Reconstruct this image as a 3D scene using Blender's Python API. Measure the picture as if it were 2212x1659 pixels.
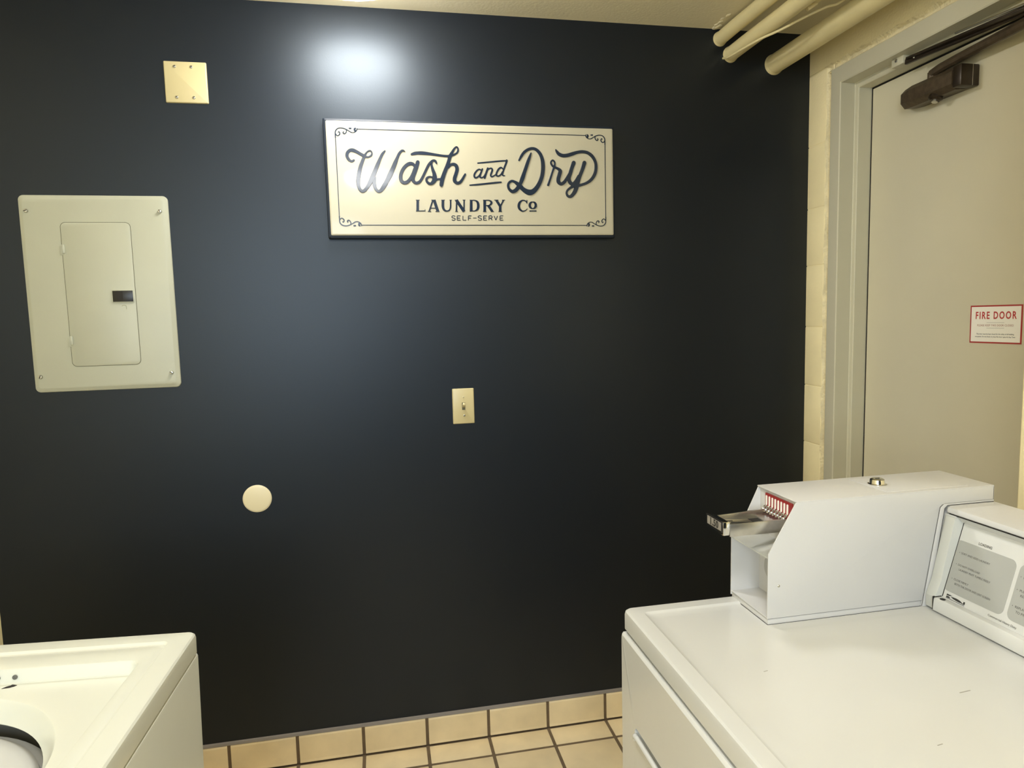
import bpy, bmesh, math, random
from mathutils import Matrix, Vector
random.seed(7)
D = bpy.data
S = bpy.context.scene
for o in list(D.objects): D.objects.remove(o)
COL = S.collection
PI = math.pi

# ---------------------------------------------------------------- camera
F_PX, YAW, PITCH, ROLL = 1445.4152, 0.1928, 0.0970, -0.0260
cam = D.cameras.new('camera'); cam.sensor_width = 36; cam.sensor_fit = 'HORIZONTAL'
cam.lens = F_PX / 2212 * 36; cam.clip_start = 0.02
co = D.objects.new('camera', cam); COL.objects.link(co)
fw = Vector((math.sin(YAW)*math.cos(PITCH), math.cos(YAW)*math.cos(PITCH), -math.sin(PITCH)))
rt = Vector((math.cos(YAW), -math.sin(YAW), 0)); up = rt.cross(fw)
r2 = math.cos(ROLL)*rt + math.sin(ROLL)*up; u2 = -math.sin(ROLL)*rt + math.cos(ROLL)*up
co.matrix_world = Matrix(((r2.x, u2.x, -fw.x, 0), (r2.y, u2.y, -fw.y, -2.1309), (r2.z, u2.z, -fw.z, 1.4057), (0, 0, 0, 1)))
S.camera = co

# ---------------------------------------------------------------- world, exposure, lamp strengths
wd = D.worlds.new('world'); S.world = wd; wd.use_nodes = True
wd.node_tree.nodes['Background'].inputs[0].default_value = (0.74, 0.87, 1.0, 1)
wd.node_tree.nodes['Background'].inputs[1].default_value = 1.85
S.view_settings.view_transform = 'Standard'; S.view_settings.look = 'None'
S.view_settings.gamma = 1; S.view_settings.use_curve_mapping = False
S.view_settings.exposure = 2.6
LAMP_COL = (0.985, 0.985, 0.965)
LAMP_NEAR_WALL = 9.0
LAMP_ADDED = 10.5
# added, unseen window behind the camera gives the bluish glow on the navy wall; the portal only guides the sampling of the sky
WX0, WX1, WZ0, WZ1, YF = -1.10, -0.06, 1.10, 2.26, -3.40
pl_ = D.lights.new('added_window_portal', 'AREA'); pl_.shape = 'RECTANGLE'; pl_.size = WX1-WX0; pl_.size_y = WZ1-WZ0; pl_.cycles.is_portal = True
po_ = D.objects.new('added_window_portal', pl_); COL.objects.link(po_); po_.location = ((WX0+WX1)/2, YF-0.13, (WZ0+WZ1)/2); po_.rotation_euler = (math.radians(90), 0, 0)

# ---------------------------------------------------------------- materials
def srgb(r, g, b):
    f = lambda c: (c/255)/12.92 if c/255 <= 0.04045 else ((c/255+0.055)/1.055)**2.4
    return (f(r), f(g), f(b), 1)
MATS = {}
def mat(name, col, rough=0.5, metal=0.0, spec=0.5, coat=0.0, coat_rough=0.1, var=0.0, var_scale=6.0,
        bump=0.0, bump_scale=60.0, bump_detail=3.0, emit=0.0, emit_col=None, bump_dist=0.002):
    if name in MATS: return MATS[name]
    m = D.materials.new(name); m.use_nodes = True; nt = m.node_tree; N = nt.nodes; b = N['Principled BSDF']
    if len(col) == 3: col = (*col, 1)
    b.inputs['Base Color'].default_value = col
    b.inputs['Roughness'].default_value = rough; b.inputs['Metallic'].default_value = metal
    b.inputs['Specular IOR Level'].default_value = spec
    b.inputs['Coat Weight'].default_value = coat; b.inputs['Coat Roughness'].default_value = coat_rough
    tc = N.new('ShaderNodeTexCoord')
    if var > 0:
        n = N.new('ShaderNodeTexNoise'); n.inputs['Scale'].default_value = var_scale; n.inputs['Detail'].default_value = 4
        nt.links.new(tc.outputs['Object'], n.inputs['Vector'])
        r = N.new('ShaderNodeMapRange'); r.inputs[1].default_value = 0.3; r.inputs[2].default_value = 0.7
        r.inputs[3].default_value = 1-var; r.inputs[4].default_value = 1+var*0.4
        nt.links.new(n.outputs['Fac'], r.inputs[0])
        v = N.new('ShaderNodeVectorMath'); v.operation = 'SCALE'; v.inputs[0].default_value = col[:3]
        nt.links.new(r.outputs[0], v.inputs['Scale']); nt.links.new(v.outputs[0], b.inputs['Base Color'])
    if bump > 0:
        n = N.new('ShaderNodeTexNoise'); n.inputs['Scale'].default_value = bump_scale; n.inputs['Detail'].default_value = bump_detail
        nt.links.new(tc.outputs['Object'], n.inputs['Vector'])
        bp = N.new('ShaderNodeBump'); bp.inputs['Strength'].default_value = bump; bp.inputs['Distance'].default_value = bump_dist
        nt.links.new(n.outputs['Fac'], bp.inputs['Height']); nt.links.new(bp.outputs[0], b.inputs['Normal'])
        if coat: nt.links.new(bp.outputs[0], b.inputs['Coat Normal'])
    if emit > 0:
        b.inputs['Emission Color'].default_value = (*(emit_col or col[:3]), 1); b.inputs['Emission Strength'].default_value = emit
    MATS[name] = m; return m

NAVY = mat('navy_wall_paint', (0.0002, 0.0016, 0.0060), 0.44, spec=0.52, coat=0.14, coat_rough=0.30, bump=0.10, bump_scale=230, bump_dist=0.001, bump_detail=4)
NAVY.node_tree.nodes['Principled BSDF'].inputs['Specular Tint'].default_value = (0.80, 0.91, 1.0, 1)
BLOCK = mat('cream_block_paint', srgb(252, 237, 190), 0.55, var=0.06, var_scale=9, bump=0.35, bump_scale=160, bump_dist=0.002)
CEILM = mat('cream_ceiling_paint', srgb(232, 222, 190), 0.7, var=0.04, var_scale=3, bump=0.3, bump_scale=120, bump_dist=0.002)
MORTAR = mat('mortar_paint', srgb(240, 226, 184), 0.6, var=0.15, var_scale=25, bump=0.8, bump_scale=90, bump_dist=0.006)
FRAME = mat('door_frame_paint', srgb(204, 199, 176), 0.35, var=0.03, bump=0.05, bump_scale=40)
DOORM = mat('door_paint', srgb(212, 205, 180), 0.42, var=0.03, var_scale=4, bump=0.08, bump_scale=140)
GAP = mat('dark_gap', (0.012, 0.010, 0.008), 0.7)
PIPEM = mat('cream_pipe_paint', srgb(228, 213, 162), 0.4, var=0.05, var_scale=12, bump=0.25, bump_scale=35, bump_dist=0.003)
TILE = mat('beige_tile', srgb(236, 216, 176), 0.30, var=0.10, var_scale=11, bump=0.06, bump_scale=60)
GROUT = mat('brown_grout', srgb(112, 94, 72), 0.8, var=0.15, var_scale=40, bump=0.3, bump_scale=300)
CAULK = mat('gray_caulk', srgb(134, 126, 118), 0.6, var=0.1, bump=0.3, bump_scale=60)
PANELM = mat('panel_paint', srgb(184, 184, 164), 0.42, var=0.03, var_scale=8, bump=0.05, bump_scale=200)
PANELGAP = mat('panel_seam', srgb(96, 94, 74), 0.7)
BLACKP = mat('black_plastic', (0.012, 0.011, 0.010), 0.35)
IVORY = mat('ivory_plastic', srgb(206, 192, 146), 0.32, var=0.02)
IVORY2 = mat('ivory_metal', srgb(238, 226, 190), 0.35, var=0.02)
SCREW = mat('zinc_screw', (0.55, 0.53, 0.46), 0.30, metal=1.0)
SIGNC = mat('sign_cream_enamel', srgb(180, 173, 150), 0.30, spec=0.3, coat=0.35, coat_rough=0.06, var=0.02, bump=0.05, bump_scale=14, bump_dist=0.004)
SIGNN = mat('sign_navy_enamel', (0.006, 0.016, 0.036), 0.24, spec=0.40, coat=0.2, coat_rough=0.08, bump=0.05, bump_scale=25, bump_dist=0.003)
SIGNF = mat('sign_frame_enamel', (0.012, 0.018, 0.028), 0.42, spec=0.30)
PRICEM = mat('worn_price_metal', (0.33, 0.30, 0.26), 0.45, var=0.2, var_scale=90)
SEAMG = mat('seam_gray', (0.06, 0.057, 0.055), 0.7)
SLIDEDARK = mat('slide_dark_plate', (0.05, 0.045, 0.04), 0.25, metal=0.6)
WHITE = mat('white_appliance_enamel', srgb(210, 209, 205), 0.26, coat=0.3, coat_rough=0.08, var=0.02, var_scale=5, bump=0.02, bump_scale=150)
WHITE2 = mat('white_case_paint', srgb(206, 204, 202), 0.38, var=0.02, bump=0.04, bump_scale=260)
WHITEW = mat('washer_enamel', srgb(222, 222, 210), 0.30, coat=0.25, coat_rough=0.1, var=0.02, bump=0.03, bump_scale=200)
PLASTW = mat('white_plastic', srgb(200, 200, 194), 0.45, var=0.02)
CARD = mat('gray_card', srgb(168, 168, 163), 0.5, var=0.03)
INK = mat('dark_ink', (0.035, 0.032, 0.028), 0.6)
INKG = mat('gray_ink', (0.13, 0.125, 0.11), 0.6)
CHROME = mat('chrome', (0.72, 0.71, 0.68), 0.10, metal=1.0)
STEEL = mat('coin_slide_metal', (0.62, 0.60, 0.56), 0.30, metal=1.0, var=0.15, var_scale=60)
REDP = mat('red_insert', (0.30, 0.022, 0.020), 0.4)
REDI = mat('red_ink', (0.42, 0.040, 0.035), 0.5)
REDT = mat('red_print', (0.50, 0.045, 0.040), 0.5)
PAPER = mat('sticker_white', srgb(250, 246, 236), 0.4, var=0.02)
BRONZE = mat('dark_bronze', (0.105, 0.075, 0.045), 0.40, metal=0.35, var=0.35, var_scale=70, bump=0.1, bump_scale=120)
BRONZED = mat('dark_bronze_end', (0.040, 0.027, 0.016), 0.34, metal=0.4, var=0.3, var_scale=60)
RUST = mat('rust_chip', (0.022, 0.015, 0.012), 0.8, var=0.4, var_scale=120)
TUBG = mat('gray_tub_plastic', srgb(200, 200, 198), 0.4, var=0.03)
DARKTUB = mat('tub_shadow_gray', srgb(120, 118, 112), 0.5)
LAMPBASE = mat('lamp_base_white', srgb(232, 228, 214), 0.4)
MARK = mat('faint_pencil', srgb(150, 148, 122), 0.7)

# ---------------------------------------------------------------- mesh helpers
ORG = {}
def newbm(): return bmesh.new()
def merge(bm, b2):
    me = D.meshes.new('tmp'); b2.to_mesh(me); b2.free(); bm.from_mesh(me); D.meshes.remove(me)
def bx(bm, x0, x1, y0, y1, z0, z1, bev=0.0, seg=2, M=None):
    b = bmesh.new(); bmesh.ops.create_cube(b, size=1)
    for v in b.verts:
        v.co = Vector(((x0+x1)/2+v.co.x*(x1-x0), (y0+y1)/2+v.co.y*(y1-y0), (z0+z1)/2+v.co.z*(z1-z0)))
    if bev > 0: bmesh.ops.bevel(b, geom=list(b.edges), offset=bev, segments=seg, profile=0.5, affect='EDGES')
    if M is not None: b.transform(M)
    merge(bm, b); return bm
def loft(bm, loops, cap0=False, cap1=False, closed=True):
    rings = [[bm.verts.new(Vector(p)) for p in L] for L in loops]
    n = len(rings[0])
    for a, b in zip(rings, rings[1:]):
        for i in range(n if closed else n-1):
            j = (i+1) % n
            bm.faces.new((a[i], a[j], b[j], b[i]))
    if cap0: bm.faces.new(list(reversed(rings[0])))
    if cap1: bm.faces.new(rings[-1])
    return bm
def rr(x0, x1, y0, y1, r, n=8):
    out = []
    for cx_, cy_, a0 in ((x1-r, y1-r, 0), (x0+r, y1-r, 90), (x0+r, y0+r, 180), (x1-r, y0+r, 270)):
        for k in range(n):
            a = math.radians(a0 + 90*k/(n-1)); out.append((cx_+r*math.cos(a), cy_+r*math.sin(a)))
    return out
def circ(cx_, cy_, r, n=8):
    out = []
    for a0 in (0, 90, 180, 270):
        for k in range(n):
            a = math.radians(a0 + 90*(k+0.0)/(n-1) if n > 1 else a0); a = math.radians(a0 + 2 + 86*k/(n-1)); out.append((cx_+r*math.cos(a), cy_+r*math.sin(a)))
    return out
def prism(bm, pts, a0, a1, f, bev=0.0):
    """pts 2-D polygon, f(u, v, w) -> 3-D"""
    b = bmesh.new()
    A = [b.verts.new(f(u, v, a0)) for u, v in pts]; B = [b.verts.new(f(u, v, a1)) for u, v in pts]
    n = len(pts)
    for i in range(n): b.faces.new((A[i], A[(i+1) % n], B[(i+1) % n], B[i]))
    b.faces.new(list(reversed(A))); b.faces.new(B)
    bmesh.ops.recalc_face_normals(b, faces=list(b.faces))
    if bev > 0: bmesh.ops.bevel(b, geom=list(b.edges), offset=bev, segments=2, profile=0.5, affect='EDGES')
    merge(bm, b); return bm
def lathe(bm, prof, center, axis=(0, 0, 1), n=40):
    ax = Vector(axis).normalized(); t = Vector((1, 0, 0)) if abs(ax.x) < 0.9 else Vector((0, 1, 0))
    u = ax.cross(t).normalized(); w = ax.cross(u); c = Vector(center); b = bmesh.new()
    rings = []
    for r, h in prof:
        if r < 1e-6: rings.append([b.verts.new(c+ax*h)])
        else: rings.append([b.verts.new(c+ax*h+u*(r*math.cos(2*PI*i/n))+w*(r*math.sin(2*PI*i/n))) for i in range(n)])
    for a, d in zip(rings, rings[1:]):
        for i in range(n):
            j = (i+1) % n
            if len(a) == 1 and len(d) == 1: continue
            if len(a) == 1: b.faces.new((a[0], d[i], d[j]))
            elif len(d) == 1: b.faces.new((a[i], a[j], d[0]))
            else: b.faces.new((a[i], a[j], d[j], d[i]))
    bmesh.ops.recalc_face_normals(b, faces=list(b.faces))
    merge(bm, b); return bm
def smoothpath(pts, k=8):
    """Catmull-Rom through tuples of any length"""
    if len(pts) < 3: return [tuple(p) for p in pts]
    P = [pts[0]]+list(pts)+[pts[-1]]; out = []
    for i in range(1, len(P)-2):
        for s in range(k):
            t = s/k; out.append(tuple(0.5*((2*b)+(-a+c)*t+(2*a-5*b+4*c-d)*t*t+(-a+3*b-3*c+d)*t**3) for a, b, c, d in zip(P[i-1], P[i], P[i+1], P[i+2])))
    out.append(tuple(pts[-1])); return out
def tube(bm, pts, r, seg=12, caps=True):
    pts = [Vector(p) for p in pts]; rings = []; prev = None
    for i, p in enumerate(pts):
        d = (pts[min(i+1, len(pts)-1)]-pts[max(i-1, 0)]).normalized()
        if prev is None:
            t = Vector((0, 0, 1)) if abs(d.z) < 0.9 else Vector((1, 0, 0)); u = d.cross(t).normalized()
        else: u = (prev - d*prev.dot(d)).normalized()
        prev = u; w = d.cross(u); rad = r[i] if isinstance(r, (list, tuple)) else r
        rings.append([bm.verts.new(p+u*rad*math.cos(2*PI*k/seg)+w*rad*math.sin(2*PI*k/seg)) for k in range(seg)])
    for a, b in zip(rings, rings[1:]):
        for i in range(seg): bm.faces.new((a[i], a[(i+1) % seg], b[(i+1) % seg], b[i]))
    if caps: bm.faces.new(list(reversed(rings[0]))); bm.faces.new(rings[-1])
    return bm
def bar(bm, p, q, w, t, upv=(0, 0, 1), bev=0.0):
    p, q = Vector(p), Vector(q); d = (q-p); L = d.length; d.normalize(); u = Vector(upv); s = d.cross(u).normalized(); u = s.cross(d)
    M = Matrix(((d.x, s.x, u.x, p.x), (d.y, s.y, u.y, p.y), (d.z, s.z, u.z, p.z), (0, 0, 0, 1)))
    return bx(bm, 0, L, -w/2, w/2, -t/2, t/2, bev, M=M)
def ribbon(bm, pts, f, h, draft=0.5, cap=True, k=7):
    """raised stroke: pts (x, z, width); f(x, z, height) -> 3-D point"""
    P = smoothpath(pts, k) if len(pts) > 2 else [tuple(p) for p in pts]
    rise = h*0.35
    if cap and len(pts) > 2:
        def endcap(a, b):
            dx, dz = a[0]-b[0], a[1]-b[1]; l = math.hypot(dx, dz) or 1; w = a[2]
            return [(a[0]+dx/l*w*0.30, a[1]+dz/l*w*0.30, w*0.78), (a[0]+dx/l*w*0.45, a[1]+dz/l*w*0.45, w*0.40)]
        P = list(reversed(endcap(P[0], P[1]))) + P + endcap(P[-1], P[-2])
    rows = []
    n = len(P)
    for i, (x, z, w) in enumerate(P):
        a, b = P[max(i-1, 0)], P[min(i+1, n-1)]
        dx, dz = b[0]-a[0], b[1]-a[1]; l = math.hypot(dx, dz) or 1; nx, nz = -dz/l, dx/l
        wi = max(w-draft*2*h, w*0.5)
        hh = h+rise*i/n
        rows.append([bm.verts.new(f(x+nx*w/2, z+nz*w/2, 0)), bm.verts.new(f(x+nx*wi/2, z+nz*wi/2, hh)),
                     bm.verts.new(f(x-nx*wi/2, z-nz*wi/2, hh)), bm.verts.new(f(x-nx*w/2, z-nz*w/2, 0))])
    for a, b in zip(rows, rows[1:]):
        for i in range(3): bm.faces.new((a[i], a[i+1], b[i+1], b[i]))
    bm.faces.new(rows[0]); bm.faces.new(list(reversed(rows[-1])))
    return bm
def text_bm(bm, s, size, M, extrude=0.0002, sx=1.0, align='LEFT', spacing=1.0, bold=0.0):
    cu = D.curves.new('t', 'FONT'); cu.body = s; cu.size = size; cu.extrude = extrude; cu.align_x = align
    cu.space_character = spacing; cu.offset = bold; cu.resolution_u = 3
    o = D.objects.new('t', cu); COL.objects.link(o); bpy.context.view_layer.update()
    me = D.meshes.new_from_object(o.evaluated_get(bpy.context.evaluated_depsgraph_get()))
    me.transform(M @ Matrix.Diagonal((sx, 1, 1, 1)))
    bm.from_mesh(me); D.meshes.remove(me); D.objects.remove(o); D.curves.remove(cu); return bm
def frameM(o, X, Y):
    X, Y = Vector(X).normalized(), Vector(Y).normalized(); Z = X.cross(Y)
    return Matrix(((X.x, Y.x, Z.x, o[0]), (X.y, Y.y, Z.y, o[1]), (X.z, Y.z, Z.z, o[2]), (0, 0, 0, 1)))

def obj(name, bm, m, parent=None, smooth=True, local=False, ang=35, label=None):
    bmesh.ops.recalc_face_normals(bm, faces=list(bm.faces)) if getattr(bm, 'is_valid', True) and not local == 'norecalc' else None
    me = D.meshes.new(name); bm.to_mesh(me); bm.free(); me.materials.append(m)
    o = D.objects.new(name, me); COL.objects.link(o)
    if parent is not None:
        o.parent = parent; org = ORG.get(parent.name, Vector((0, 0, 0))); ORG[o.name] = org
        if not local: me.transform(Matrix.Translation(-org))
    if smooth:
        for p in me.polygons: p.use_smooth = True
        me.set_sharp_from_angle(angle=math.radians(ang))
    if label: o['label'] = label
    return o
def thing(name, label, cat, loc=(0, 0, 0), group=None):
    o = D.objects.new(name, None); COL.objects.link(o); o.location = loc; o.empty_display_size = 0.05
    ORG[o.name] = Vector(loc); o['label'] = label; o['category'] = cat
    if group: o['group'] = group
    return o
def tag(o, label, cat, group=None):
    o['label'] = label; o['category'] = cat
    if group: o['group'] = group
    return o
def struct(name, bm, m, parent=None, **k):
    o = obj(name, bm, m, parent, **k)
    if parent is None: o['kind'] = 'structure'
    return o
STROKES={"script":[[[768,2205,66],[708,2175,71],[637,2208,85],[578,2308,96],[593,2415,101],[670,2490,99],[757,2497,111],[863,2455,99],[967,2394,96],[1063,2343,94],[1149,2310,66],[1218,2316,53],[1289,2362,56],[1307,2421,49],[1285,2479,47],[1236,2494,49],[1166,2452,47],[1108,2373,71],[1060,2279,94],[1015,2171,101],[960,2033,113],[913,1866,124],[882,1719,122],[864,1591,122],[870,1464,105],[904,1366,96],[965,1308,96],[1040,1328,101],[1129,1428,108],[1224,1577,132],[1316,1765,142],[1399,1953,124],[1465,2101,113],[1542,2269,92],[1617,2408,83],[1690,2493,51]],[[1339,1706,122],[1335,1578,118],[1343,1480,111],[1373,1381,96],[1440,1308,89],[1525,1334,106],[1625,1463,132],[1722,1623,132],[1819,1802,152],[1907,1981,132],[1983,2150,122],[2050,2299,92],[2115,2428,83],[2188,2508,73],[2239,2519,61],[2283,2496,35]],[[2561,2050,66],[2523,2119,101],[2433,2139,113],[2331,2096,109],[2226,1990,106],[2155,1856,106],[2130,1726,113],[2151,1623,113],[2229,1569,106],[2331,1600,106],[2425,1701,101],[2501,1831,101],[2557,1971,96],[2592,2071,81]],[[2662,2186,119],[2621,2051,122],[2564,1892,119],[2508,1752,119],[2502,1642,113],[2572,1569,93],[2674,1590,91],[2753,1676,86],[2852,1856,81],[2934,2017,81],[2999,2128,81],[3074,2209,76],[3141,2245,73],[3197,2226,76],[3227,2167,61]],[[3094,2209,61],[3078,2119,69],[3110,1970,98],[3152,1841,119],[3157,1721,152],[3123,1621,132],[3039,1550,93],[2958,1569,86],[2907,1638,76],[2917,1708,73],[2985,1754,61],[3077,1748,56],[3126,1701,56]],[[3165,1651,91],[3259,1688,63],[3341,1694,76],[3404,1735,101]],[[2489,2415,76],[2576,2442,101],[2678,2457,102],[2819,2457,111],[3021,2441,93],[3224,2416,79],[3427,2390,74],[3591,2386,72],[3695,2405,76],[3789,2437,61],[3868,2489,59],[3904,2565,60],[3898,2629,54],[3856,2663,51],[3789,2607,63],[3719,2496,89],[3653,2379,116],[3618,2269,106],[3561,2108,113],[3494,1957,119],[3432,1805,124],[3386,1674,132],[3353,1518,119]],[[3579,2038,71],[3664,2125,85],[3763,2141,99],[3837,2088,116],[3854,1983,113],[3815,1851,111],[3773,1730,116],[3774,1639,119],[3842,1580,101],[3926,1601,93],[4001,1683,81],[4056,1774,73],[4100,1846,63]],[[5812,2301,59],[5879,2414,81],[5978,2544,92],[6120,2639,92],[6266,2669,95],[6389,2624,103],[6495,2509,111],[6557,2356,117],[6580,2182,128],[6572,1997,130],[6534,1811,132],[6453,1613,136],[6352,1457,143],[6241,1353,163],[6132,1321,182],[6024,1351,163],[5918,1421,141],[5824,1513,141],[5729,1592,119],[5655,1639,89],[5570,1664,81],[5489,1624,81],[5445,1539,81],[5468,1427,87],[5562,1346,108],[5659,1367,122],[5747,1450,125],[5837,1595,119],[5905,1750,136],[5974,1936,119],[6032,2090,114],[6089,2245,108],[6147,2389,91],[6198,2523,52]],[[6734,1556,78],[6810,1764,76],[6891,1992,71],[6937,2107,81],[6963,2200,60],[6957,2272,56],[6907,2323,56],[6856,2291,60],[6841,2229,61],[6894,2147,71],[6981,2102,78],[7078,2057,93],[7138,1996,125],[7110,1882,130],[7072,1747,130],[7081,1654,130],[7157,1597,108],[7257,1645,110],[7348,1761,103],[7439,1918,87]],[[7586,2255,137],[7522,2096,125],[7472,1940,130],[7423,1772,122],[7456,1648,128],[7544,1597,114],[7645,1682,108],[7748,1850,98]],[[7941,2261,139],[7868,2050,125],[7793,1872,122],[7723,1714,150],[7688,1578,146],[7641,1431,143],[7572,1305,128],[7470,1210,104],[7382,1220,87],[7337,1303,76],[7363,1392,72],[7453,1471,81],[7565,1530,103],[7698,1549,106],[7844,1580,89],[8023,1645,93],[8170,1752,104],[8273,1900,110],[8320,2057,110],[8323,2225,103],[8280,2359,103],[8181,2493,110],[8049,2578,103],[7883,2606,103],[7716,2585,100],[7560,2537,116],[7383,2485,117],[7229,2473,117],[7109,2517,113],[7040,2593,85],[7008,2644,49]]],"and":[[[4506,2191,42],[4703,2211,49],[4901,2233,49],[5099,2255,52],[5298,2274,50],[5430,2279,52]],[[5418,2285,75],[5396,2201,65],[5345,2085,61],[5293,1940,57],[5269,1863,61],[5298,1825,42],[5342,1824,33]],[[5292,2027,42],[5237,2068,55],[5164,2029,61],[5106,1944,61],[5076,1860,63],[5103,1813,53],[5166,1817,49],[5231,1870,49],[5273,1943,45]],[[4617,1974,45],[4547,2003,50],[4476,1968,53],[4410,1888,61],[4383,1811,61],[4406,1755,62],[4453,1752,55],[4525,1802,50],[4575,1875,46]],[[4642,2013,55],[4608,1929,57],[4567,1829,61],[4571,1765,57],[4626,1754,50],[4691,1801,42],[4732,1870,45]],[[4815,2038,65],[4773,1931,69],[4735,1832,65],[4706,1744,61]],[[4799,1977,42],[4863,2030,47],[4931,2039,50],[4955,1987,61],[4924,1903,61],[4901,1831,57],[4927,1789,53],[4991,1809,47],[5056,1852,45]],[[4238,1521,42],[4438,1537,57],[4644,1560,57],[4842,1583,61],[5041,1606,61],[5221,1623,52]]],"laundry":[[[2617,1058,84],[2603,720,84]],[[2558,1056,22],[2677,1057,22]],[[2554,727,29],[2837,735,29]],[[2827,781,18],[2836,724,18]],[[3079,1056,48],[2951,718,48]],[[3116,1066,92],[3221,719,92]],[[3001,818,28],[3159,819,28]],[[3029,1061,22],[3153,1062,22]],[[2910,716,22],[3010,716,22]],[[3146,717,22],[3271,718,22]],[[3332,1062,22],[3448,1063,22]],[[3588,1064,22],[3657,1065,24]],[[3814,1068,48],[3792,722,51]],[[3800,1068,98],[4032,721,98]],[[4044,1070,44],[4028,723,47]],[[3748,1065,22],[3861,1066,22]],[[3996,1067,24],[4083,1068,24]],[[3751,720,22],[3839,720,24]],[[4264,1075,84],[4252,728,90]],[[4216,1069,22],[4277,1070,22]],[[4209,730,22],[4266,730,22]],[[4688,1079,90],[4678,726,84]],[[4796,909,87],[4920,724,81]],[[4633,1073,22],[4696,1073,22]],[[4624,722,24],[4731,723,24]],[[4868,724,22],[4968,724,22]],[[5057,1072,81],[5171,893,87]],[[5282,1074,51],[5187,897,48]],[[5174,915,81],[5168,727,87]],[[4987,1075,24],[5118,1076,24]],[[5234,1077,24],[5335,1078,22]],[[5112,725,24],[5224,725,24]],[[6036,1086,28],[6033,977,28]],[[6106,748,39],[6335,750,39]],[[3388,1064,84],[3381,867,84],[3418,766,71],[3496,733,44],[3578,767,44],[3615,868,48],[3622,1066,48]],[[4263,1062,31],[4381,1061,37],[4461,1006,75],[4481,901,84],[4455,799,70],[4371,743,37],[4253,741,29]],[[4688,1066,31],[4820,1065,39],[4890,1025,67],[4888,965,67],[4816,913,37],[4700,908,31]],[[6034,996,39],[5982,1059,39],[5885,1070,47],[5799,1003,75],[5769,900,87],[5794,807,75],[5882,742,47],[5981,763,31],[6041,818,20]],[[6319,926,83],[6312,965,79],[6292,998,69],[6260,1020,53],[6223,1027,35],[6185,1019,53],[6153,997,69],[6131,964,79],[6122,925,83],[6129,886,79],[6149,854,69],[6181,832,53],[6218,824,35],[6256,832,53],[6289,854,69],[6311,888,79],[6319,926,83]]],"serve":[[[3749,566,26],[3724,585,24],[3671,585,24],[3644,559,24],[3659,531,24],[3732,511,24],[3746,482,26],[3719,456,26],[3666,456,26],[3641,475,24]],[[3916,586,26],[3810,586,26]],[[3810,586,26],[3806,457,24]],[[3806,457,24],[3912,457,24]],[[3808,521,26],[3893,521,24]],[[3990,586,24],[3986,457,24]],[[3986,457,24],[4086,457,24]],[[4257,587,26],[4160,587,26]],[[4160,587,26],[4156,457,26]],[[4158,522,26],[4236,522,24]],[[4307,523,24],[4412,523,24]],[[4572,569,24],[4546,588,24],[4493,588,26],[4466,562,26],[4481,534,26],[4554,513,26],[4569,485,26],[4542,458,24],[4489,458,26],[4464,478,24]],[[4743,589,24],[4639,589,26]],[[4639,589,26],[4635,459,26]],[[4635,459,26],[4739,459,24]],[[4637,524,26],[4720,524,26]],[[4810,589,24],[4806,459,26]],[[4810,589,24],[4881,590,26],[4911,557,24],[4879,524,26],[4808,524,26]],[[4859,524,26],[4908,459,26]],[[4973,590,26],[5024,460,24]],[[5024,460,24],[5081,590,26]],[[5263,591,26],[5159,591,24]],[[5159,591,24],[5155,460,26]],[[5155,460,26],[5260,460,24]],[[5157,525,26],[5240,526,26]]],"orn":[[[8002,3146,29],[8020,3092,36],[8070,3043,31],[8129,3025,26],[8191,3038,31],[8261,3080,29],[8331,3117,31],[8400,3142,31],[8476,3150,31],[8551,3137,31],[8607,3095,33],[8637,3037,34],[8642,2956,34],[8642,2868,36]],[[8049,3150,39],[8077,3134,52],[8070,3087,62],[8054,3063,39]],[[8165,3145,37],[8243,3147,46]],[[8318,3099,31],[8316,3047,31],[8348,2998,32],[8388,2987,39],[8414,3017,37],[8400,3043,31]],[[8637,2985,33],[8611,2943,31],[8567,2924,29],[8517,2964,34],[8511,3011,33],[8537,3045,27],[8554,3021,23]]]}

# ---------------------------------------------------------------- the room
XL, XR, ZC = -1.119, 1.480, 2.3394
b = newbm(); bx(b, XL-0.1, XR+0.3, 0, 0.12, 0, ZC+0.02); struct('wall_back', b, NAVY, smooth=False)
b = newbm(); bx(b, XL-0.12, XL, YF, 0, 0, ZC+0.02); struct('wall_left', b, BLOCK, smooth=False)
b = newbm()
for x0, x1, z0, z1 in ((XL-0.12, WX0, 0, ZC+0.02), (WX1, XR+0.3, 0, ZC+0.02), (WX0, WX1, 0, WZ0), (WX0, WX1, WZ1, ZC+0.02)): bx(b, x0, x1, YF-0.12, YF, z0, z1)
struct('wall_front', b, NAVY, smooth=False)
b = newbm()
for x0, x1, z0, z1 in ((WX0, WX0+0.04, WZ0, WZ1), (WX1-0.04, WX1, WZ0, WZ1), (WX0, WX1, WZ0, WZ0+0.04), (WX0, WX1, WZ1-0.04, WZ1), (WX0, WX1, (WZ0+WZ1)/2-0.018, (WZ0+WZ1)/2+0.018)): bx(b, x0, x1, YF-0.09, YF-0.04, z0, z1, 0.004)
struct('added_window', b, FRAME)  # unseen window frame, added with its opening to light the navy wall
b = newbm(); bx(b, XL-0.12, XR+0.3, YF-0.12, 0.12, ZC, ZC+0.1); struct('ceiling', b, CEILM, smooth=False)

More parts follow.
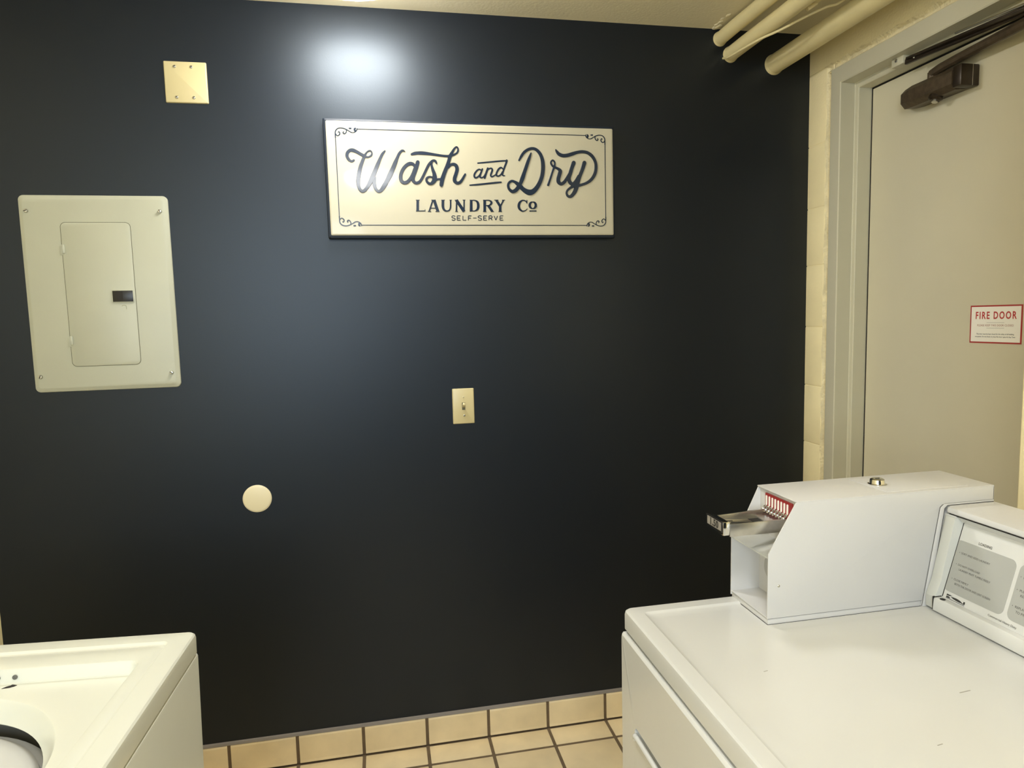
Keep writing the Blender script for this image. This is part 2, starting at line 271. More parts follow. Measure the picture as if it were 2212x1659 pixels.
# tiled floor: grout bed with one bevelled tile per cell
TW, TX, G = 0.2064, -0.5218, 0.0100
b = newbm(); bx(b, XL-0.12, XR+0.3, YF-0.12, 0.12, -0.06, -0.002); fl = struct('floor', b, GROUT, smooth=False)
b = newbm()
xs = [TX+TW*k for k in range(-3, 11)]
ys = [-0.009, -0.1075] + [-0.1075-TW*k for k in range(1, 17)]
for xa, xb in zip(xs, xs[1:]):
    xa, xb = max(xa, XL), min(xb, XR)
    if xb-xa < 0.02: continue
    for yb, ya in zip(ys, ys[1:]):
        ya = max(ya, YF)
        if yb-ya < 0.02: continue
        q = random.uniform(-0.0006, 0.0003)
        bx(b, xa+G/2, xb-G/2, ya+G/2, yb-G/2, -0.008, 0.0+q, 0.0025, 2)
struct('floor_tiles', b, TILE, fl)

# cove base tiles along the walls
def base(name, a0, a1, f, start):
    b = newbm(); pts = [(0, 0), (0.006, 0), (0.006, 0.097), (0, 0.101)]
    prism(b, pts, a0, a1, lambda u, v, w: f(w, u, v)); g = struct(name, b, GROUT, smooth=False)
    b = newbm(); k0 = start
    while k0 > a0: k0 -= TW
    while k0 < a1:
        p, q = max(k0, a0)+G/2, min(k0+TW, a1)-G/2
        if q-p > 0.02:
            prof = [(0.002, 0.004), (0.0115, 0.004), (0.0095, 0.012), (0.0095, 0.088), (0.008, 0.0935), (0.004, 0.0955)]
            prism(b, prof, p, q, lambda u, v, w: f(w, u, v), 0.0014)
        k0 += TW
    struct('base_tiles', b, TILE, g)
    b = newbm(); prism(b, [(0, 0.0955), (0.0085, 0.0955), (0.006, 0.1015), (0, 0.104)], a0, a1, lambda u, v, w: f(w, u, v))
    struct('caulk_line', b, CAULK, g)
base('baseboard_back', XL, XR, lambda a, d, z: Vector((a, -d, z)), TX)
base('baseboard_left', YF, -0.012, lambda a, d, z: Vector((XL+d, a, z)), -0.1075)

# right wall: painted block with a doorway, blocks laid course by course
b = newbm()
courses = [-0.01, 0.13, 0.333, 0.536, 0.739, 0.942, 1.146, 1.351, 1.562, 1.756, 1.965, 2.2045]
for z0, z1 in zip(courses, courses[1:]):
    bx(b, XR, XR+0.2, -0.092, 0.01, z0+0.0007, z1-0.0007, 0.0028, 2)
bx(b, XR+0.002, XR+0.19, -0.090, 0.01, 0, 2.18)
for k in range(9):
    bx(b, XR, XR+0.2, -0.092-0.4*(k+1)+0.404 if k else -0.13, 0.01 if not k else -0.092-0.4*k+0.404-0.0, 2.199, ZC+0.01, 0.002) if False else None
bx(b, XR, XR+0.2, YF, 0.01, 2.203, ZC+0.01)
bx(b, XR, XR+0.2, YF, -1.13, 0, 2.21)
struct('wall_right', b, BLOCK, ang=50)
# mortar packed between the block edge and the door frame
b = newbm()
def wob(t, s): return 0.0022*math.sin(t*37+s)+0.0017*math.sin(t*91+2*s)+0.0012*math.sin(t*173+s*3)
n = 90; rows = []
for i in range(n+1):
    z = 2.20*i/n
    lump = 0.010*math.exp(-((z-1.372)/0.022)**2)+0.006*math.exp(-((z-1.93)/0.010)**2)
    rows.append([(XR+0.006, -0.088+0.001, z), (XR-0.0005-lump*0.4+wob(z, 1)*0.4, -0.0925-wob(z, 2), z), (XR+0.012+wob(z, 3)*0.5, -0.101+wob(z, 4)*0.5, z), (XR+0.012, -0.113, z), (XR+0.001, -0.1215+wob(z, 5)*0.3, z), (XR+0.004, -0.126, z)])
loft(b, rows, closed=False)
rows = []
for i in range(71):
    y = -0.086-1.10*i/70
    rows.append([(XR+0.006, y, 2.206), (XR-0.004+wob(y, 2)*0.6, y, 2.2035+wob(y, 3)*0.8), (XR+0.0065+wob(y, 1)*0.4, y, 2.196+wob(y, 4)), (XR+0.007, y, 2.188), (XR+0.001, y, 2.1815), (XR+0.005, y, 2.178)])
loft(b, rows, closed=False)
struct('trim_1', b, MORTAR, local='norecalc')
b = newbm(); bx(b, 1.20, XR+0.02, -2.75, -1.0705, 0, ZC+0.01, 0.004); struct('wall_corner', b, BLOCK, ang=50)

# door and its pressed steel frame
YD0, YD1 = -0.168, -1.13
b = newbm(); bx(b, 1.576, 1.620, -1.10, -0.1875, 0.012, 2.104, 0.001); door = struct('door_1', b, DOORM, smooth=False)
b = newbm()
prof = [(1.474, -0.1215), (1.474, -0.168), (1.527, -0.168), (1.527, -0.184), (1.5755, -0.184), (1.5755, -0.175), (1.63, -0.175), (1.63, -0.10), (1.50, -0.10), (1.484, -0.1215)]
top = [(x, 2.133+(y+0.168) if False else None) for x, y in prof]
def fr(x, y, z): return Vector((x, y, z))
# jamb and head share one mitred profile: distance into the opening from the outer edge
prof2 = [(1.474, 0.0), (1.4735, 0.003), (1.4735, 0.0465-0.003), (1.476, 0.0465), (1.525, 0.0465), (1.527, 0.0485), (1.527, 0.0605), (1.529, 0.0625), (1.5745, 0.0625), (1.5745, 0.052), (1.63, 0.052), (1.63, -0.01), (1.51, -0.01), (1.484, 0.0)]
YO, ZO, YE = -0.1215, 2.1795, -1.19
loft(b, [[(x, YO-d, 0.0) for x, d in prof2], [(x, YO-d, ZO-d*1.13) for x, d in prof2], [(x, YE+d, ZO-d*1.13) for x, d in prof2], [(x, YE+d, 0.0) for x, d in prof2]], True, True)
struct('door_frame', b, FRAME, door, ang=30)
b = newbm(); bx(b, 1.5765, 1.60, -0.1870, -0.1845, 0.0, 2.1075); bx(b, 1.5765, 1.60, -1.11, -0.1845, 2.1045, 2.1085); struct('door_gap', b, GAP, door, smooth=False)
b = newbm(); bx(b, 1.62, 1.66, -1.2, -0.05, 0, 2.2); struct('back_panel', b, GAP, door, smooth=False)

# ---------------------------------------------------------------- ceiling lamps
def lamp(name_label, x, y, strength, group):
    t = thing('ceiling_lamp', name_label, 'ceiling lamp', (x, y, ZC), group)
    b = newbm(); lathe(b, [(0, -0.001), (0.156, -0.001), (0.158, -0.006), (0.158, -0.028), (0.152, -0.034), (0.146, -0.034), (0.146, -0.030), (0, -0.030)], (x, y, ZC), n=64)
    obj('lamp_base', b, LAMPBASE, t)
    m = mat('lamp_glow_%s' % ('a' if y > -1 else 'b' if y > -3 else 'c'), (0.95, 0.95, 0.92), 0.3, emit=strength, emit_col=LAMP_COL)
    b = newbm(); lathe(b, [(0.145, -0.030), (0.149, -0.040), (0.149, -0.052), (0.142, -0.066), (0.120, -0.080), (0.085, -0.090), (0.045, -0.0955), (0, -0.097)], (x, y, ZC), n=64)
    obj('lamp_dome', b, m, t)
lamp('glowing white dome ceiling lamp cut off by the top edge, above the navy wall', -0.03, -0.335, LAMP_NEAR_WALL, None)
lamp('unseen white dome ceiling lamp, added for the bright spot on the sign', -0.015, -2.24, LAMP_ADDED, None)  # unseen lamp near the camera, added to put a bright spot on the sign

# ---------------------------------------------------------------- pipes under the ceiling
def pipe(label, x, z, r, ny=-3.38, dz=0.0, dx=0.0):
    b = newbm(); n = 34; pts = [(x+dx*i/n+0.0012*math.sin(i*1.3+x*9), 0.004+(ny)*i/n, z+dz*i/n+0.001*math.sin(i*0.9+x*5)) for i in range(n+1)]
    tube(b, pts, r, 28)
    lathe(b, [(r*0.9, 0.0), (r+0.0025, 0.0), (r+0.0018, 0.006), (r, 0.011)], (x, 0, z), (0, -1, 0), 28)
    return tag(obj('pipe', b, PIPEM), label, 'pipe', 'painted pipes under the ceiling')
pipe('cream painted pipe nearest the ceiling, uppermost and leftmost of the three', 1.146, 2.3085, 0.0215)
pipe('middle cream painted pipe carrying a thin cable along its side', 1.184, 2.261, 0.0238)
pipe('thickest cream painted pipe, lowest and closest to the door', 1.344, 2.236, 0.0315)
b = newbm()
cp = smoothpath([(1.152, -0.012, 2.243), (1.149, -0.05, 2.2325), (1.155, -0.12, 2.2295), (1.170, -0.20, 2.2300), (1.199, -0.262, 2.2335), (1.2378, -0.3247, 2.246), (1.2822, -0.3553, 2.262), (1.3157, -0.3925, 2.270), (1.30, -0.62, 2.29), (1.27, -1.0, 2.325), (1.26, -1.6, 2.329), (1.26, -3.3, 2.329)], 8)
tube(b, cp, 0.0036, 10); tag(obj('cable', b, PIPEM), 'thin cream painted cable leaving the middle pipe toward the ceiling', 'cable')
t = thing('pipe_strap', 'cream painted pipe strap with open hook beside the middle pipe', 'pipe strap', (1.226, -0.39, 2.262))
b = newbm(); bar(b, (1.207, -0.395, 2.262), (1.231, -0.395, 2.256), 0.016, 0.0025, (0, 0, 1), 0.0006); bar(b, (1.230, -0.395, 2.255), (1.240, -0.395, 2.272), 0.016, 0.0025, (0, 1, 0) if False else (1, 0, 0), 0.0006)
obj('strap_hook', b, PIPEM, t)
b = newbm(); tube(b, [(1.209, -0.372, 2.246), (1.232, -0.380, 2.262)], 0.0085, 16); obj('strap_bolt', b, PIPEM, t)
b = newbm(); bx(b, 1.2385, 1.2410, -0.405, -0.385, 2.268, ZC, 0.0008); obj('strap_tab', b, PIPEM, t)
b = newbm()
for x, y, r in ((1.124, -0.012, .010), (1.118, -0.03, .007), (1.121, -0.05, .008), (1.115, -0.075, .006), (1.122, -0.10, .007), (1.130, -0.016, .012)):
    b2 = bmesh.new(); bmesh.ops.create_icosphere(b2, subdivisions=2, radius=r)
    for v in b2.verts: v.co = Vector((x+v.co.x, y+v.co.y*1.8, ZC+v.co.z*0.30+random.uniform(-1, 1)*r*0.10))
    merge(b, b2)
struct('trim_2', b, CEILM)

# ---------------------------------------------------------------- wall plates
def screw(name, x, y, z, r, parent, ax=(0, -1, 0), m=SCREW, slot=None, dome=0.5):
    b = newbm(); lathe(b, [(r, 0), (r, r*0.25), (r*0.75, r*dome), (0, r*(dome+0.12))], (x, y, z), ax, 16)
    s = obj(name, b, m, parent)
    if slot is not None:
        A = Vector(ax); c = Vector((x, y, z))+A*(r*(dome+0.1)); t1 = Vector((math.cos(slot), 0, math.sin(slot))) if abs(A.y) > 0.5 else Vector((0, math.cos(slot), math.sin(slot)))
        b = newbm(); bar(b, c-t1*r*0.75, c+t1*r*0.75, r*0.28, r*0.2, A); obj('screw_slot', b, GAP, s, smooth=False)
    return s
def plate(x0, x1, z0, z1, d, ed, m, parent, name='plate', r=0.002):
    b = newbm(); L = lambda i, y: [(x, -y, z) for x, z in rr(x0+i, x1-i, z0+i, z1-i, max(r-i, 0.0006), 5)]
    loft(b, [L(0, 0), L(0, d*0.45), L(ed*0.4, d*0.85), L(ed, d)], True, True); return obj(name, b, m, parent, ang=60)
t = thing('blank_wall_plate', 'square ivory blank wall plate with four screws, above the breaker panel', 'wall plate', (-0.511, 0, 2.0452))
plate(-0.5683, -0.4540, 2.0452, 2.1595, 0.006, 0.003, IVORY, t, r=0.003)
for x, z, a in ((-0.5385, 2.1445, .3), (-0.4938, 2.1448, 1.0), (-0.5378, 2.0599, 2.2), (-0.4921, 2.0603, 1.1)): screw('screw', x, -0.006, z, 0.0042, t, slot=a)
t = thing('light_switch', 'ivory toggle light switch below the laundry sign', 'light switch', (0.2544, 0, 1.0732))
plate(0.2194, 0.2894, 1.0732, 1.1875, 0.0062, 0.0032, IVORY, t, name='switch_plate', r=0.003)
b = newbm(); bx(b, 0.2494, 0.2596, -0.0066, -0.006, 1.1185, 1.1425); obj('switch_slot', b, PANELGAP, t, smooth=False)
b = newbm(); M = Matrix.Translation((0.2545, -0.006, 1.1305)) @ Matrix.Rotation(math.radians(-32), 4, 'X'); bx(b, -0.0037, 0.0037, -0.017, 0.004, -0.0045, 0.0045, 0.0015, M=M)
obj('toggle', b, IVORY, t)
screw('screw', 0.2547, -0.0062, 1.1600, 0.0026, t, m=IVORY2, slot=1.2); screw('screw', 0.2560, -0.0062, 1.1000, 0.0034, t, m=SCREW, slot=0.4)
b = newbm(); lathe(b, [(0, 0), (0.0425, 0), (0.0425, 0.0025), (0.0405, 0.0048), (0.036, 0.0060), (0, 0.0062)], (-0.3910, 0, 0.8762), (0, -1, 0), 56)
tag(obj('round_cover_plate', b, IVORY2), 'round cream blank cover plate low on the navy wall', 'cover plate')

# ---------------------------------------------------------------- breaker panel
t = thing('breaker_panel', 'gray-green electrical breaker panel with a closed hinged door', 'breaker panel', (-0.776, 0, 1.2309))
b = newbm(); L = lambda i, y, r: [(x, -y, z) for x, z in rr(-0.9687+i, -0.5832-i, 1.2309+i, 1.7836-i, r, 8)]
loft(b, [L(0, 0, .014), L(0, 0.004, .014), L(0.0012, 0.0062, .013), L(0.010, 0.0100, .010), L(0.0125, 0.0108, .009)], True, True)
cover = obj('cover', b, PANELM, t, ang=25)
b = newbm(); bx(b, 0, 0.001, 0, 0.001, 0, 0.001) if False else None
L = lambda i, y, r: [(x, -y, z) for x, z in rr(-0.8665+i, -0.6845-i, 1.3015+i, 1.7085-i, r, 8)]
loft(b, [L(0, 0.0108, .014), L(0, 0.0111, .014), L(0.003, 0.0111, .012)]); obj('door_seam', b, PANELGAP, t, smooth=False)
b = newbm(); loft(b, [L(0.0014, 0.0107, .013), L(0.0014, 0.0117, .013), L(0.0022, 0.0121, .0125)], True, True)
pd = obj('panel_door', b, PANELM, t, ang=40)
b = newbm(); bx(b, -0.7470, -0.6892, -0.0150, -0.0115, 1.4815, 1.5175, 0.0012); obj('latch_frame', b, PANELM, pd)
b = newbm(); bx(b, -0.7448, -0.6912, -0.0156, -0.0135, 1.4838, 1.5152, 0.0005); lt = obj('latch', b, BLACKP, pd)
b = newbm(); bx(b, -0.7340, -0.7180, -0.0162, -0.0150, 1.4890, 1.5135); obj('latch_recess', b, GAP, lt, smooth=False) if False else None
b.free() if getattr(b, 'is_valid', False) else None
b = newbm(); bx(b, -0.7345, -0.7180, -0.0159, -0.0150, 1.4895, 1.5130); obj('latch_slide', b, GAP, pd, smooth=False)
b = newbm(); ribbon(b, [(x, z, .0013) for x, z in ((-0.7235, 1.4715), (-0.7205, 1.4735), (-0.7165, 1.4738), (-0.7125, 1.4712), (-0.7118, 1.4625))], lambda x, z, h: Vector((x, -0.0121-h, z)), 0.0003)
obj('stamped_mark', b, MARK, pd)
for z0, z1 in ((1.621, 1.6467), (1.3631, 1.3894)):
    b = newbm(); bx(b, -0.8655, -0.8585, -0.0155, -0.0105, z0, z1, 0.0015); bx(b, -0.8720, -0.8650, -0.0120, -0.0100, z0-0.004, z1-0.004, 0.0008); obj('hinge', b, PANELM, t)
for x, z, a in ((-0.9478, 1.7395, 0.3), (-0.6035, 1.7395, 2.0), (-0.9500, 1.2760, 1.2), (-0.6045, 1.2745, 2.6)):
    screw('screw', x, -0.0108, z, 0.0058, t, slot=a, dome=0.95)

# ---------------------------------------------------------------- laundry sign
SX, SZ, SY = -0.1295, 1.6687, -0.0268
SW, SH = 0.8898, 0.3340
t = thing('wall_sign', 'long cream enamel sign reading Wash and Dry Laundry Co', 'sign', (SX+SW/2, 0, SZ))
P = lambda u, v, y: (SX+u, y, SZ+v)
L = lambda i, y, r: [P(x, z, y) for x, z in rr(-0.0085+i, SW+0.0065-i, -0.0092+i, SH+0.0085-i, r, 6)]
b = newbm(); loft(b, [L(0, -0.001, .004), L(0, -0.0195, .004), L(0.0015, -0.0225, .004), L(0.0065, -0.0245, .004), L(0.0085, -0.0245, .004)], True, True)
obj('sign_frame', b, SIGNF, t, ang=40)
L = lambda i, y, r: [P(x, z, y) for x, z in rr(0+i, SW-i, 0+i, SH-i, r, 6)]
b = newbm(); loft(b, [L(0, -0.0240, .004), L(0, -0.0258, .004), L(0.0015, -0.0268, .003), L(0.006, -0.0268, .002)], True, True)
sp = obj('sign_panel', b, SIGNC, t, ang=40)
fS = lambda x, z, h: Vector((SX+x, SY-h, SZ+z))
def strokes(key, h, sel=None, **k):
    b = newbm()
    for i, s in enumerate(STROKES[key]):
        if sel and not sel(i, s): continue
        pts = [(x/1e4, z/1e4, w/1e4) for x, z, w in s]
        ribbon(b, pts, fS, h+0.00009*(i % 5), **k)
    return b
obj('wash_lettering', strokes('script', 0.0016, lambda i, s: i < 8), SIGNN, sp, ang=40, label='raised navy script reading Wash')
obj('dry_lettering', strokes('script', 0.0016, lambda i, s: i >= 8), SIGNN, sp, ang=40, label='raised navy script reading Dry')
obj('and_lettering', strokes('and', 0.0008), SIGNN, sp, ang=40, label='thin dark script word')
obj('laundry_lettering', strokes('laundry', 0.0009, lambda i, s: s[0][0] < 5710, cap=False), SIGNN, sp, ang=40, label='dark serif capitals')
obj('company_lettering', strokes('laundry', 0.0009, lambda i, s: s[0][0] >= 5710, cap=False), SIGNN, sp, ang=40, label='dark serif Co with underlined o')
obj('small_lettering', strokes('serve', 0.0005, cap=False), SIGNN, sp, ang=40, label='small thin dark capitals')
b = newbm(); bl, br_, bb, bt = 0.0266, 0.8635, 0.0302, 0.3112
for s in STROKES['orn']:
    for mx in (0, 1):
        for mz in (0, 1):
            pts = []
            for x, z, w in s:
                x, z, w = x/1e4, z/1e4, w/1e4
                x = x-0.8643 + br_; z = z-0.3145+0.0015 + bt
                pts.append((bl+br_-x if mx else x, bb+bt-z if mz else z, w))
            ribbon(b, pts, fS, 0.0008, k=5)
W = 0.0026
for p, q in (((0.089, bb), (0.801, bb)), ((0.089, bt), (0.801, bt))): ribbon(b, [(*p, W), (*q, W)], fS, 0.0007)
for p, q in (((bl, 0.056), (bl, 0.2857)), ((br_, 0.056), (br_, 0.2857))): ribbon(b, [(*p, W), (*q, W)], fS, 0.0007)
obj('scroll_border', b, SIGNN, sp, ang=40, label='thin dark border with scrolled corners')

# ---------------------------------------------------------------- fire door sticker
t = thing('fire_door_sticker', 'white FIRE DOOR sticker with red border on the gray door', 'sticker', (1.5755, -0.6565, 1.309))
b = newbm(); bx(b, 1.5752, 1.5762, -0.732, -0.581, 1.309, 1.409); obj('sticker_border', b, REDI, t, smooth=False)
b = newbm(); bx(b, 1.5748, 1.5755, -0.7282, -0.5848, 1.3128, 1.4052); obj('sticker_face', b, PAPER, t, smooth=False)
Mdoor = lambda y, z, x=1.5747: frameM((x, y, z), (0, -1, 0), (0, 0, 1))
b = newbm(); text_bm(b, 'FIRE DOOR', 0.0265, Mdoor(-0.6567, 1.3735), 0.0001, 0.72, 'CENTER', 1.28, 0.0006); obj('red_heading', b, REDT, t, smooth=False, label='bold red capitals')
b = newbm(); text_bm(b, 'PLEASE KEEP THIS DOOR CLOSED', 0.0072, Mdoor(-0.6567, 1.3538), 0.0001, 0.82, 'CENTER', 1.2); obj('red_line', b, mat('pale_red_ink', (0.36, 0.13, 0.09), 0.5), t, smooth=False, label='small faded red capitals')
b = newbm()
text_bm(b, 'This door must be kept closed for the safety of all building', 0.0050, Mdoor(-0.6567, 1.3318), 0.0001, 0.92, 'CENTER')
text_bm(b, 'occupants. Do not block or prop this door open At Any Time', 0.0050, Mdoor(-0.6567, 1.3248), 0.0001, 0.92, 'CENTER')
obj('small_print', b, INK, t, smooth=False, label='two lines of tiny dark print')
b = newbm(); bx(b, 1.5745, 1.5749, -0.683, -0.632, 1.3632, 1.3637); bx(b, 1.5745, 1.5749, -0.683, -0.632, 1.3490, 1.3495); obj('rule_line', b, INKG, t, smooth=False)

# ---------------------------------------------------------------- door closer
t = thing('door_closer', 'dark bronze door closer with folded arms at the top of the gray door', 'door closer', (1.576, -0.46, 1.98))
b = newbm()
secs = [(-0.345, 1.545, 1.998, 2.030), (-0.368, 1.522, 1.986, 2.040), (-0.40, 1.516, 1.982, 2.042), (-0.552, 1.516, 1.982, 2.042)]
loops = []
for y, xf, za, zb in secs:
    c = 0.010 if y > -0.36 else 0.014
    loops.append([(1.5755, y, za+0.004), (xf+c, y, za), (xf, y, za+c), (xf, y, zb-c), (xf+c, y, zb), (1.5755, y, zb)])
loft(b, loops, True, True); obj('closer_body', b, BRONZE, t, ang=25)
b = newbm(); bx(b, 1.518, 1.5755, -0.580, -0.552, 1.984, 2.040, 0.004); ec = obj('end_cap', b, BRONZED, t, label='dark end cap with a thin seam')
b = newbm(); bx(b, 1.5530, 1.5540, -0.5808, -0.579, 1.985, 2.039); obj('cap_seam', b, STEEL, ec, smooth=False)
b = newbm(); lathe(b, [(0.018, -0.004), (0.018, 0.006), (0.012, 0.011), (0, 0.011)], (1.535, -0.482, 1.985), (-0.3, 0, -1), 20); kn = obj('spindle_cap', b, BRONZED, t)
b = newbm(); lathe(b, [(0.008, 0.010), (0.008, 0.015), (0, 0.016)], (1.535, -0.482, 1.985), (-0.3, 0, -1), 16); obj('spindle_screw', b, STEEL, kn, label='bright spindle screw')
b = newbm(); lathe(b, [(0.012, 0), (0.012, 0.020), (0, 0.020)], (1.546, -0.455, 2.040), (0, 0, 1), 20)
tube(b, smoothpath([(1.546, -0.455, 2.056), (1.545, -0.50, 2.063), (1.535, -0.62, 2.066), (1.505, -0.92, 2.070)], 6), [0.013]*6+[0.0125]*13, 10)
obj('main_arm', b, BRONZE, t)
b = newbm(); bar(b, (1.507, -0.41, 2.112), (1.478, -0.83, 2.078), 0.020, 0.007, (0, 0, 1), 0.002); bar(b, (1.508, -0.40, 2.106), (1.500, -0.90, 2.078), 0.011, 0.016, (0, 0, 1), 0.003)
obj('forearm', b, BRONZED, t)
b = newbm(); tube(b, [(1.477, -0.60, 2.103), (1.474, -0.80, 2.088)], 0.0035, 8); obj('adjusting_rod', b, SCREW, t, label='bright straight rod')
b = newbm(); bx(b, 1.500, 1.530, -0.398, -0.352, 2.104, 2.128, 0.003); bar(b, (1.515, -0.39, 2.116), (1.508, -0.44, 2.108), 0.014, 0.012, (0, 0, 1), 0.002); obj('arm_shoe', b, FRAME, t, label='gray painted arm shoe')
b = newbm(); lathe(b, [(0.005, 0), (0.005, 0.003), (0, 0.004)], (1.4998, -0.374, 2.119), (-1, 0, 0), 14); obj('shoe_screw', b, CHROME, t)

# ---------------------------------------------------------------- dryer
DX0, DX1, DY0, DY1, DZ = 0.3835, 1.030, -1.779, -1.093, 0.914
t = thing('dryer', 'white coin laundry dryer in the right foreground, console facing left', 'dryer', (0.70, -1.436, 0))
b = newbm(); L = lambda i, z, r: [(x, y, z) for x, y in rr(DX0+i, DX1-i, DY0+i, DY1-i, r, 10)]
loft(b, [L(0.003, 0.8785, .010), L(0.0, 0.8815, .012), L(0, 0.906, .012), L(0.0012, 0.9110, .012), L(0.0040, 0.9133, .011), L(0.009, 0.9140, .010), L(0.0265, 0.9143, .008), L(0.0300, 0.9125, .008), L(0.0335, 0.9115, .007), L(0.05, 0.9116, .006)], True, True)
obj('top_panel', b, WHITE, t, ang=20)
b = newbm(); bx(b, DX0+0.010, DX1-0.002, DY0+0.001, DY1-0.0015, 0.030, 0.8745, 0.004); bx(b, DX0+0.014, DX1-0.01, DY0+0.01, DY1-0.008, 0.87, 0.882); obj('cabinet', b, WHITE, t)
b = newbm(); X0 = DX0-0.0045
L = lambda y0, y1, z0, z1, r, x: [(x, -y, z) for y, z in rr(-y1, -y0, z0, z1, r, 8)]
loft(b, [L(DY0+.002, DY1-.0015, 0.032, 0.8745, .006, X0+0.014), L(DY0+.002, DY1-.0015, 0.032, 0.8745, .006, X0+0.004), L(DY0+.0035, DY1-.003, 0.0335, 0.873, .006, X0+0.0018), L(DY0+.006, DY1-.0055, 0.036, 0.8705, .006, X0),
         L(-1.712, -1.1555, 0.7175, 0.7415, .0115, X0), L(-1.711, -1.1565, 0.7185, 0.7405, .0105, X0+0.002), L(-1.711, -1.1565, 0.7215, 0.7405, .0092, X0+0.020)], True, True)
fp = obj('front_panel', b, WHITE, t, ang=30)
b = newbm(); tube(b, smoothpath([(X0-0.0002, -1.1570, 0.7200), (X0-0.0015, -1.1600, 0.7262), (X0-0.0015, -1.167, 0.7280), (X0-0.0015, -1.20, 0.7283), (X0-0.0015, -1.45, 0.7283), (X0-0.0015, -1.69, 0.7283)], 6), 0.0042, 12); obj('finger_pull', b, WHITE, fp)
for x in (DX0+0.05, DX1-0.05):
    for y in (DY0+0.05, DY1-0.05):
        b = newbm(); lathe(b, [(0, 0), (0.02, 0), (0.02, 0.012), (0.008, 0.014), (0.008, 0.04), (0, 0.04)], (x, y, 0), n=16); obj('foot', b, BLACKP, t)
# scuffs on the top
for x, y, a, l, w in ((0.50, -1.331, 0.2, 0.007, 0.0011), (0.712, -1.437, 0.1, 0.018, 0.0012), (0.60, -1.52, 0.15, 0.008, 0.001)):
    b = newbm(); bar(b, (x, y, 0.91165), (x+l*math.cos(a), y+l*math.sin(a), 0.91165), w, 0.0003)
    obj('scuff_mark', b, mat('gray_scuff', srgb(150, 146, 136), 0.6), t, smooth=False)

# dryer console
cons = None
YN = -1.2135
b = newbm(); prof = [(0.868, 0.9145), (0.8675, 0.918), (0.8690, 0.9330), (0.8710, 0.9358), (0.8800, 0.9362), (0.8838, 0.9350), (0.9200, 1.0555), (0.9085, 1.0665), (0.9075, 1.0670), (0.93, 1.0672), (0.998, 1.0672), (0.998, 0.9145)]
prism(b, prof, DY0+0.002, YN-0.014, lambda u, v, w: Vector((u, w, v)))
prism(b, [(0.8800, 0.9145), (0.9060, 1.0672), (0.998, 1.0672), (0.998, 0.9145)], YN-0.014, DY1-0.003, lambda u, v, w: Vector((u, w, v)))
cons = obj('console', b, WHITE, t, ang=35)
b = newbm(); prof = [(0.9055, 1.0700), (0.9045, 1.0735), (0.9065, 1.0785), (0.9110, 1.0800), (0.9985, 1.0800), (0.9995, 1.0685), (0.908, 1.0685)]
prism(b, prof, DY0, YN+0.002, lambda u, v, w: Vector((u, w, v))); prism(b, [(0.9100, 1.0665), (0.9100, 1.0800), (0.9965, 1.0800), (0.9965, 1.0665)], YN+0.002, DY1-0.003, lambda u, v, w: Vector((u, w, v))); obj('console_lid', b, WHITE2, cons, ang=40)
b = newbm(); bx(b, 0.9070, 0.996, DY0+0.003, YN, 1.0668, 1.0690); obj('console_seam', b, GAP, cons, smooth=False)
b = newbm(); prof = [(0.8705, 0.9150), (0.8700, 0.9355), (0.8800, 0.9600), (0.9030, 1.0650), (0.99, 1.066), (0.99, 0.915)]
prism(b, prof, YN-0.0155, YN+0.0035, lambda u, v, w: Vector((u, w, v)), 0.001); obj('console_end_cap', b, PLASTW, cons, ang=40)
b = newbm(); bx(b, 0.8672, 0.874, YN-0.0146, YN-0.0136, 0.9155, 0.9372); bx(b, 0.8690, 0.8820, YN-0.0163, YN-0.0150, 0.9358, 0.9372); bar(b, (0.8838, YN-0.0158, 0.9365), (0.9200, YN-0.0158, 1.0560), 0.0012, 0.0007, (-1, 0, 0.3)); bar(b, (0.9200, YN-0.0156, 1.0558), (0.9088, YN-0.0060, 1.0668), 0.0010, 0.0007, (-1, 0, 0)); obj('corner_gap', b, GAP, cons, smooth=False)
b = newbm(); lathe(b, [(0, 0), (0.0042, 0), (0.0042, 0.0005), (0, 0.0005)], (0.8745, YN-0.0265, 0.9360), (0, 0, 1), 20); obj('screw_hole', b, GAP, cons)
# printed panel: runs up the leaning face
PX, PZ = 0.8838, 0.9350; sl = (0.9200-0.8838)/(1.0555-0.9350)
nrm = Vector((-1, 0, sl)).normalized(); upv_ = Vector((sl, 0, 1)).normalized()
def pp(y, z, h=0.0): return Vector((PX+sl*(z-PZ), y, z)) + nrm*h
def card(y0, y1, z0, z1):
    b = newbm(); L = lambda h: [pp(-u, v, h) for u, v in rr(-y1, -y0, z0, z1, 0.010, 7)]
    loft(b, [L(0.0), L(0.0003)], False, True); obj('instruction_card', b, CARD, cons, smooth=False, label='gray rounded instruction card')
card(-1.3325, -1.2250, 0.9475, 1.0290); card(-1.446, -1.3385, 0.9475, 1.0290); card(-1.560, -1.4525, 0.9475, 1.0290)
def ptext(bm, s, y, z, size, sx=1.0, al='LEFT', bold=0.0):
    p = pp(y, z, 0.0005); M = frameM(p, (0, -1, 0), upv_); text_bm(bm, s, size, M, 0.00005, sx, al, 1.05, bold)
b = newbm(); ptext(b, 'LOADING', -1.2645, 1.0318, 0.0060, 0.86, bold=0.0001); obj('card_heading', b, INKG, cons, smooth=False)
b = newbm()
for s, y, z in (('•  SORT AND ADD LAUNDRY', -1.2365, 1.0090), ('•  DO NOT OVERLOAD', -1.2365, 0.9905), ('LAUNDRY MUST TUMBLE FREELY', -1.2440, 0.9838), ('•  CLOSE FIRMLY', -1.2365, 0.9672), ('BOTH THE DOOR AND LINT SCREEN', -1.2440, 0.9608)):
    ptext(b, s, y, z, 0.0046, 0.88 if len(s) < 24 else 0.80)
obj('card_print', b, INKG, cons, smooth=False)
b = newbm()
